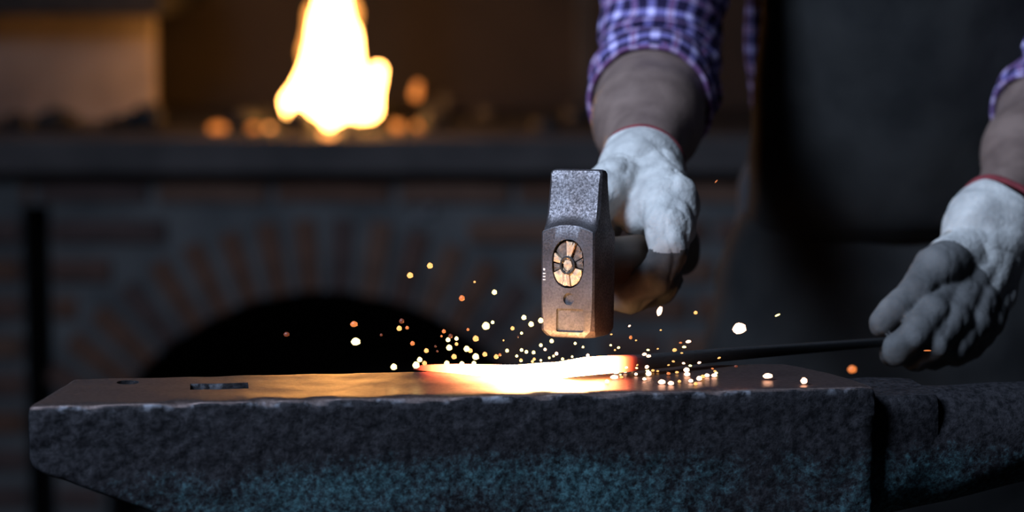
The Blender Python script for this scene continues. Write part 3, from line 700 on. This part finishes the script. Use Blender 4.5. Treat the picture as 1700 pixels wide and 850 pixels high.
def tube(name, pts, radii, m, parent, seed=0, n=72, wr=.004, per=12, sq=(1, 1), ref=(0, 1, 0), steps=14, thick=True, folds=0):
    pr = catmull([np.concatenate([p, [r]]) for p, r in zip(pts, radii)], steps); path, rad = pr[:, :3], pr[:, 3]
    T, A, B = frames(path, ref); ln = np.concatenate([[0], np.cumsum(np.linalg.norm(np.diff(path, axis=0), axis=1))]); rings = []; uv = []
    th = np.linspace(0, 2 * math.pi, n + 1)
    def mk(extra):
        rr = []
        for i in range(len(path)):
            c, s = np.cos(th), np.sin(th); base = path[i] + rad[i] * (sq[0] * c[:, None] * A[i] + sq[1] * s[:, None] * B[i])
            cyc = np.stack([c * rad[i] * 1.2, s * rad[i] * 1.2, np.full(n + 1, ln[i] * 2.6)], 1)
            d = wr * noise3(cyc, per, seed) + .45 * wr * noise3(cyc, per * 2.1, seed + 1)
            if folds: d = d + folds * np.sin(ln[i] * 150 + 2.2 * np.sin(th + seed) + 1.3 * np.sin(2 * th)) * (.5 + .5 * np.sin(th * 1 + 1))
            rr.append(base + (d + extra)[:, None] * (c[:, None] * A[i] + s[:, None] * B[i]))
        return rr
    outer = mk(0.0); rings = list(outer); uvv = [(t * float(np.mean(rad)), l) for l in ln for t in th]
    if thick:
        inner = mk(-.004); rings += inner[::-1]; uvv += [(t * float(np.mean(rad)), l) for l in ln[::-1] for t in th]; rings.append(outer[0]); uvv += [(t * float(np.mean(rad)), ln[0]) for t in th]
    V, F = loft(rings, cap=False, close=False)
    me = mesh_np(name, V, F); set_uv(me, uvv)
    return link(name, me, m, parent)
cufR = elR * .62 + wrR * .38; cufL = elL * .66 + wrL * .34
sleeve = tube('sleeve', [shR + v3(.01, .02, .05), shR * .6 + elR * .4, elR * .85 + shR * .15 + v3(0, .01, 0), elR + v3(0, -.012, -.012), cufR * .7 + elR * .3, cufR],
     [.070, .060, .058, .059, .057, .055], M_plaid, shirt, 31, wr=.0035, per=9, folds=.0028)
tube('rolled_cuff', [elR * .42 + cufR * .58, elR * .2 + cufR * .8, cufR * 1.03 - elR * .03], [.059, .060, .057], M_plaid, sleeve, 35, wr=.0015, per=12)
sleeveL = tube('sleeve', [shL + v3(-.01, .02, .05), shL * .6 + elL * .4, elL * .85 + shL * .15 + v3(0, .01, 0), elL + v3(0, -.012, -.012), cufL * .7 + elL * .3, cufL],
     [.070, .060, .058, .057, .053, .050], M_plaid, shirt, 33, wr=.0035, per=9, folds=.0025)
tube('rolled_cuff', [elL * .42 + cufL * .58, elL * .2 + cufL * .8, cufL * 1.03 - elL * .03], [.052, .0535, .052], M_plaid, sleeveL, 36, wr=.0015, per=12)
# apron: a bib over the belly and a skirt over the thighs
def apron_sheet(name, rows, seed, fold):
    nu = 90; pr = catmull(rows, 14); G = []
    for r_ in pr:
        cx, cy, z, rx, ry, sp = r_; t = np.linspace(-sp, sp, nu); x = cx + rx * np.sin(t); y = cy - ry * np.cos(t)
        p = np.stack([x, y, z + .07 * (x - cx) * (z < 1.0)], 1)
        d = fold * (noise3(p * v3(1.6, .3, .55), 7, seed) + .35 * noise3(p * v3(1, .3, 1), 16, seed + 1))
        p += np.stack([np.sin(t), -np.cos(t), 0 * t], 1) * d[:, None]; G.append(p)
    Vv, F = loft(G, cap=False, close=False); me = mesh_np(name, Vv, F); o = link(name, me, M_apron, apron)
    md = o.modifiers.new('thickness', 'SOLIDIFY'); md.thickness = .004; md.offset = 1; return o
apron = empty('apron', (.42, 2.5, .9)); apron.parent = person; apron.matrix_parent_inverse = pmw(person).inverted()
apron_sheet('bib', [(.42, 2.47, 1.31, .13, .175, .9), (.43, 2.475, 1.20, .175, .165, 1.25), (.44, 2.52, 1.08, .188, .19, 1.45), (.445, 2.555, .98, .193, .205, 1.6), (.45, 2.585, .915, .196, .215, 1.65), (.45, 2.60, .888, .194, .205, 1.65)], 41, .0035)
apron_sheet('skirt', [(.45, 2.605, .905, .198, .197, 1.7), (.45, 2.605, .87, .212, .212, 1.7), (.45, 2.59, .80, .228, .235, 1.65), (.45, 2.58, .68, .245, .24, 1.4), (.45, 2.58, .45, .255, .24, 1.3)], 43, .006)
for s in (-1, 1):
    a0 = v3(.42 + s * .09, 2.345, 1.30)
    tube('strap', [a0, v3(.375 + s * .075, 2.37, 1.38), v3(.37 + s * .055, 2.46, 1.43), v3(.38 + s * .03, 2.56, 1.38)], [.012] * 4, M_apron, apron, 3, n=16, wr=0, sq=(1, .3), thick=False, ref=(1, 0, 0))

# gloves
def glove_mesh(caps, k, seed, amp, vox=.0021, crease=.0016):
    f0 = fuse(caps, k)
    def f(p):
        cr = np.abs(noise3(p * v3(1, 1, .55), 24, seed + 2))                      # creases where the cloth folds
        return f0(p) + amp * noise3(p, 22, seed) + amp * .6 * noise3(p * v3(1, 1, .5), 60, seed + 1) + crease * np.exp(-(cr / .12) ** 2)
    return nets(f, *bounds(caps, .01), vox)
def split_mat(me, V, fn):
    me.materials.append(M_glove); me.materials.append(M_gleather)
    c = np.array([p.center for p in me.polygons]); me.polygons.foreach_set('material_index', fn(c).astype(int))
# hand on the bar (screen right)
gl = empty('glove', wrL); gl.parent = person; gl.matrix_parent_inverse = pmw(person).inverted()
fing = [[(1572, 478, 2.035), (1548, 520, 1.992), (1516, 560, 1.970), (1487, 583, 1.978), (1480, 588, 2.005)],
        [(1602, 482, 2.040), (1584, 528, 1.998), (1550, 572, 1.978), (1520, 592, 1.990), (1512, 594, 2.015)],
        [(1632, 488, 2.052), (1616, 536, 2.012), (1582, 578, 1.993), (1552, 595, 2.002), (1542, 594, 2.028)],
        [(1656, 490, 2.070), (1642, 536, 2.034), (1612, 574, 2.014), (1584, 588, 2.020), (1574, 588, 2.042)]]
caps = []; fr_ = [[.0170, .0148, .0136, .0118, .0095], [.0170, .0150, .0136, .0120, .0095], [.0166, .0146, .0132, .0116, .0094], [.0150, .0132, .0120, .0106, .0088]]
for q, rr in zip(fing, fr_):
    pts = [P(*a) for a in q]; caps += chain(pts, rr)
    caps += chain([wrL + (pts[0] - wrL) * .15, wrL * .45 + pts[0] * .55, pts[0]], [.027, .023, .0165])
th = [P(*a) for a in ((1606, 420, 2.065), (1556, 446, 2.03), (1520, 484, 2.005), (1488, 515, 1.992), (1462, 538, 1.99))]
caps += chain(th, [.024, .020, .0150, .0128, .0105])
V, F = glove_mesh(caps, .0022, 51, .0008, crease=.0011)
me = mesh_np('hand', V, F); ki = P(1570, 470, 2.02)
fd = (P(1570, 560, 2.0) - wrL); fd /= np.linalg.norm(fd)
split_mat(me, V, lambda c: ((c - wrL) @ fd) > .074 + .004 * noise3(c, 8, 4))
link('hand', me, None, gl)
ux = wrL - elL; ux /= np.linalg.norm(ux)
c1 = wrL - ux * .012; c2 = wrL + (P(1590, 450, 2.06) - wrL) * .75
tube('cuff', [c1, c1 * .5 + c2 * .5, c2], [.0415, .0415, .030], M_glove, gl, 55, wr=.0016, per=14, n=60, sq=(1, .92))
tube('cuff_trim', [c1 - ux * .003, c1 + ux * .001, c1 + ux * .004], [.0425, .0432, .0425], M_trim, gl, 55, wr=.0016, per=14, n=60, steps=4, sq=(1, .92))
# hand on the hammer
gr = empty('glove', wrR); gr.parent = person; gr.matrix_parent_inverse = pmw(person).inverted()
hx = np.array(Mh.to_3x3() @ Vector((0, 1, 0))); rx_ = np.array(Mh.to_3x3() @ Vector((1, 0, 0))); uz = np.array(Mh.to_3x3() @ Vector((0, 0, 1)))
def HP(s, a, rad): return E + hx * s + rad * (math.cos(R(a)) * rx_ + math.sin(R(a)) * uz) - uz * .002
caps = []
fcaps = []
for i, s in enumerate((.112, .133, .153, .171)):
    rb = (.0135, .0138, .0132, .012)[i]
    pts = [HP(s + .012, 128, .050), HP(s + .003, 165, .041), HP(s, 205, .033), HP(s, 245, .0295), HP(s, 285, .0285), HP(s + .001, (325, 322, 312, 300)[i], .0285), HP(s + .002, (362, 355, 335, 320)[i], .029)]
    fc = chain(pts, [rb * 1.12, rb * 1.1, rb * 1.05, rb, rb * .97, rb * .93, rb * .8]); caps += fc; fcaps += fc[2:]
    caps += chain([wrR, wrR * .5 + pts[0] * .5 + uz * .004, pts[0]], [.026, .022, rb * 1.15])
tc_ = chain([wrR + rx_ * .008, HP(.160, 62, .046), HP(.138, 38, .040), HP(.120, 8, .037), HP(.106, -24, .035)], [.028, .0255, .0195, .0160, .0125]) + chain([wrR, HP(.165, 90, .034)], [.028, .022])
caps += tc_
V, F = glove_mesh(caps, .0045, 61, .0012)
me = mesh_np('hand', V, F)
split_mat(me, V, lambda c: (fuse(fcaps, .002)(c) < fuse(tc_, .002)(c)) | (((c - E) @ uz) < .0 + .009 * noise3(c, 16, 3)))  # canvas thumb end gets the dark leather colour as painted shading and dirt
link('hand', me, None, gr)
ux = wrR - elR; ux /= np.linalg.norm(ux); c1 = wrR - ux * .012; c2 = wrR + (HP(.16, 95, .04) - wrR) * .42
tube('cuff', [c1, c1 * .5 + c2 * .5, c2], [.0375, .0365, .028], M_glove, gr, 65, wr=.0016, per=14, n=60)
tube('cuff_trim', [c1 - ux * .003, c1 + ux * .001, c1 + ux * .004], [.0372, .0379, .0372], M_trim, gr, 65, wr=.0016, per=14, n=60, steps=4)

# ------------------------------------------------------------------ sparks
MS = {'Y': glow('spark_yellow', (1.0, .80, .30), 3.2), 'O': glow('spark_orange', (1.0, .27, .06), .9), 'A': glow('spark_amber', (1.0, .46, .13), 1.7),
      'W': glow('spark_white_hot', (1.0, .52, .32), 4.5), 'D': glow('spark_fading', (1.0, .2, .05), .16)}
sp_me = {}
for k, m in MS.items():
    bm = bmesh.new(); bmesh.ops.create_icosphere(bm, subdivisions=2, radius=1)
    for v in bm.verts: v.co *= 1 + .10 * math.sin(v.co.x * 5 + v.co.z * 3)
    me = mesh_bm('spark_' + k, bm, True); me.materials.append(m); sp_me[k] = me
def spark(px, py, dia, k, d=1.80, el=1.0, ang=0.0, label=None, group=None, z=None):
    o = bpy.data.objects.new('spark', sp_me[k]); COL.objects.link(o)
    p = P(px, py, d) if z is None else PZ(px, py, z); r = dia / 2 * p[1] / FPX
    o.location = p; o.scale = (r * el, r, r / (1 if el < 1.05 else 1)); o.rotation_euler = (0, -R(ang), 0)
    name = {'Y': 'yellow', 'O': 'orange', 'A': 'amber', 'W': 'white-hot', 'D': 'faint red'}[k]
    if label is None:
        side = 'left of the hammer' if px < 905 else ('under the hammer head' if px < 1030 else 'right of the hammer')
        if z is not None: label = 'small %s spark lying on the anvil face right of the hammer' % name
        else: label = 'small %s spark flying %s' % (name, side)
        group = label.replace('small ', '').replace(' spark', ' sparks')
    tag(o, label, 'spark', group)
big = [(1228, 545, 19, 'W', 1.80, 1.25, 10, 'largest oval white-hot spark floating in front of the dark apron'),
       (1095, 516, 9, 'W', 1.80, 1.9, 72, 'elongated white-hot spark just below the gloved fist on the hammer'),
       (1275, 624, 9, 'W', 1.80, 1.9, 2, 'flat oval white-hot spark skimming the right end of the anvil face'),
       (1335, 632, 11, 'W', 1.78, 1.05, 0, 'round white-hot spark resting nearest the right end of the anvil face'),
       (1415, 613, 13, 'O', 2.03, 1.2, 0, 'dim blurred orange spark behind the right end of the anvil'),
       (1540, 582, 2.2, 'O', 1.78, 6, 0, 'thin orange streak crossing the gloved hand that holds the bar'),
       (1291, 523, 3, 'Y', 1.78, 3.2, 25, 'thin yellow streak in front of the dark apron'),
       (1189, 301, 1.6, 'O', 1.79, 4, 48, 'thin orange streak high between the forearm and the apron'),
       (1155, 519, 6, 'A', 1.79, 1.1, 0, 'lone amber spark right of the elongated white-hot one'),
       (714, 441, 10, 'A', 1.79, 1, 0, 'highest amber spark in front of the brick arch'), (681, 457, 10, 'A', 1.79, 1.05, 0, 'second highest amber spark in front of the brick arch'),
       (788, 468, 3.5, 'A', 1.78, 1.1, 0, 'tiny amber spark high between arch and hammer'), (821, 485, 8.5, 'Y', 1.78, 1, 0, 'highest yellow spark left of the hammer'),
       (767, 495, 10, 'O', 1.79, 1, 0, 'deep orange spark in front of the right side of the arch'),
       (588, 538, 10, 'O', 1.80, 1.3, 0, 'orange spark far left, above the large yellow one'), (591, 567, 13, 'Y', 1.79, 1.25, 0, 'large yellow spark farthest left in the dark arch'),
       (807, 541, 13, 'Y', 1.77, 1, 0, 'largest round yellow spark midway between arch and hammer'), (476, 555, 8, 'D', 1.8, 1.3, 0, 'faint dark red spark alone deep in the arch')]
for b in big: spark(*b)
SP = [(667, 533, 9, 'D'), (663, 545, 9, 'A'), (676, 544, 6, 'O'), (685, 570, 8, 'O'), (708, 582, 8, 'A'), (697, 597, 9, 'Y'), (705, 603, 8, 'A'), (691, 606, 12, 'Y'), (654, 609, 11, 'Y'),
      (737, 550, 7, 'O'), (733, 558, 4, 'O'), (744, 564, 8, 'Y'), (758, 562, 7, 'Y'), (758, 571, 6, 'A'), (748, 558, 8, 'D'), (746, 577, 10, 'Y'), (754, 592, 9, 'A'), (742, 603, 9, 'Y'), (767, 604, 9, 'Y'), (775, 579, 10, 'Y'), (781, 582, 8, 'A'),
      (790, 562, 10, 'A'), (790, 592, 11, 'Y'), (805, 588, 8, 'A'), (824, 592, 8, 'A'), (830, 589, 5, 'O'), (787, 603, 8, 'Y'), (777, 547, 5, 'O'), (818, 535, 6, 'Y'), (870, 527, 8.5, 'Y'), (882, 538, 9, 'Y'), (898, 532, 9, 'Y'), (851, 545, 7, 'A'), (866, 553, 5, 'Y'),
      (842, 582, 6, 'Y'), (866, 581, 6, 'Y'), (874, 584, 6, 'Y'), (886, 585, 6, 'Y'), (898, 573, 6, 'Y'), (905, 580, 5, 'W'), (916, 566, 7, 'Y'), (858, 591, 5, 'Y'), (865, 598, 6, 'A'), (884, 600, 5, 'A'), (898, 598, 4, 'Y'), (887, 596, 5, 'A'), (912, 594, 4, 'Y'), (924, 587, 6, 'W'), (919, 591, 4, 'Y'), (934, 596, 5, 'Y'), (955, 570, 5, 'Y'), (968, 576, 4, 'Y'), (950, 592, 4, 'Y'), (976, 590, 6, 'W'), (944, 598, 4, 'A'), (860, 559, 3, 'D'), (723, 575, 4, 'D'), (836, 565, 3, 'A'), (633, 556, 5, 'D'), (726, 583, 4, 'D')]
for x, y, s, k in SP: spark(x, y, s, k, 1.80 + .025 * math.sin(x * 1.7))
SR = [(1045, 541, 3, 'W', 1.6, 30), (1047, 560, 5.5, 'O', 1.2, 90), (1015, 555, 2.5, 'A', 1.6, 0), (1014, 573, 3.5, 'Y', 1.2, 0), (1027, 577, 4, 'Y', 1.3, 10), (1021, 581, 3, 'A', 1.2, 0), (1056, 565, 2.5, 'A', 1.5, 10), (1097, 548, 2.5, 'A', 1.5, 10), (1143, 567, 5, 'W', 1.9, 8), (1136, 576, 4, 'Y', 1.8, 0),
      (1130, 569, 3, 'O', 1.8, 0), (1120, 581, 6, 'A', 1.3, 10), (1070, 588, 5, 'W', 1.6, 10), (1077, 591, 5, 'W', 1.6, 5), (1076, 581, 3.5, 'Y', 1.5, 0), (1092, 579, 2.5, 'A', 1.5, 15), (1132, 586, 2.5, 'A', 1.9, 0), (1194, 594, 3, 'A', 2.0, 20), (1161, 602, 4, 'W', 1.6, 12), (1135, 603, 3.5, 'W', 1.6, -8), (1118, 600, 3, 'A', 1.8, -8), (1146, 607, 3.5, 'Y', 1.7, -5),
      (1110, 606, 2.5, 'A', 1.8, 15), (1024, 596, 4, 'W', 1.2, 0), (1040, 610, 4, 'W', 1.4, 10), (1057, 611, 3, 'Y', 1.6, -10), (1058, 606, 2.5, 'A', 1.6, 30), (1074, 609, 6, 'W', 1.2, 30), (1222, 608, 4, 'D', 1.6, 0), (1183, 612, 3, 'O', 1.6, -10)]
for x, y, s, k, e, a in SR: spark(x, y, s, k, 1.80, e, a)
SF = [(1023, 618, 6, 'W', 1.8), (1020, 626, 7, 'W', 2.0), (1032, 626, 4, 'A', 1.6), (1038, 617, 4, 'W', 1.6), (1008, 633, 6, 'W', 1.3), (1075, 615, 5, 'Y', 1.3), (1077, 620, 9, 'W', 1.1), (1070, 629, 5, 'W', 1.4), (1056, 621, 5, 'W', 1.2), (1084, 615, 4, 'A', 1.5), (1099, 634, 8, 'W', 1.6), (1114, 636, 7, 'W', 1.5), (1110, 620, 5, 'O', 1.4), (1124, 618, 4, 'A', 1.6),
      (1140, 614, 8, 'W', 1.3), (1141, 621, 7, 'W', 1.5), (1147, 632, 6, 'W', 1.4), (1128, 633, 5, 'A', 1.2), (1161, 628, 8, 'W', 1.2), (1167, 625, 6, 'A', 1.4), (1174, 623, 6, 'W', 1.5), (1186, 623, 6, 'W', 1.7), (1189, 619, 4, 'Y', 1.5), (1187, 616, 3, 'A', 1.8), (1155, 637, 6, 'A', 1.2), (1092, 616, 3, 'A', 1.6), (1050, 614, 3, 'A', 1.3), (1030, 622, 3, 'Y', 1.5)]
for x, y, s, k, e in SF: spark(x, y, s, k, el=e, z=FZ + s / 2 * 1.8 / FPX + .0004)
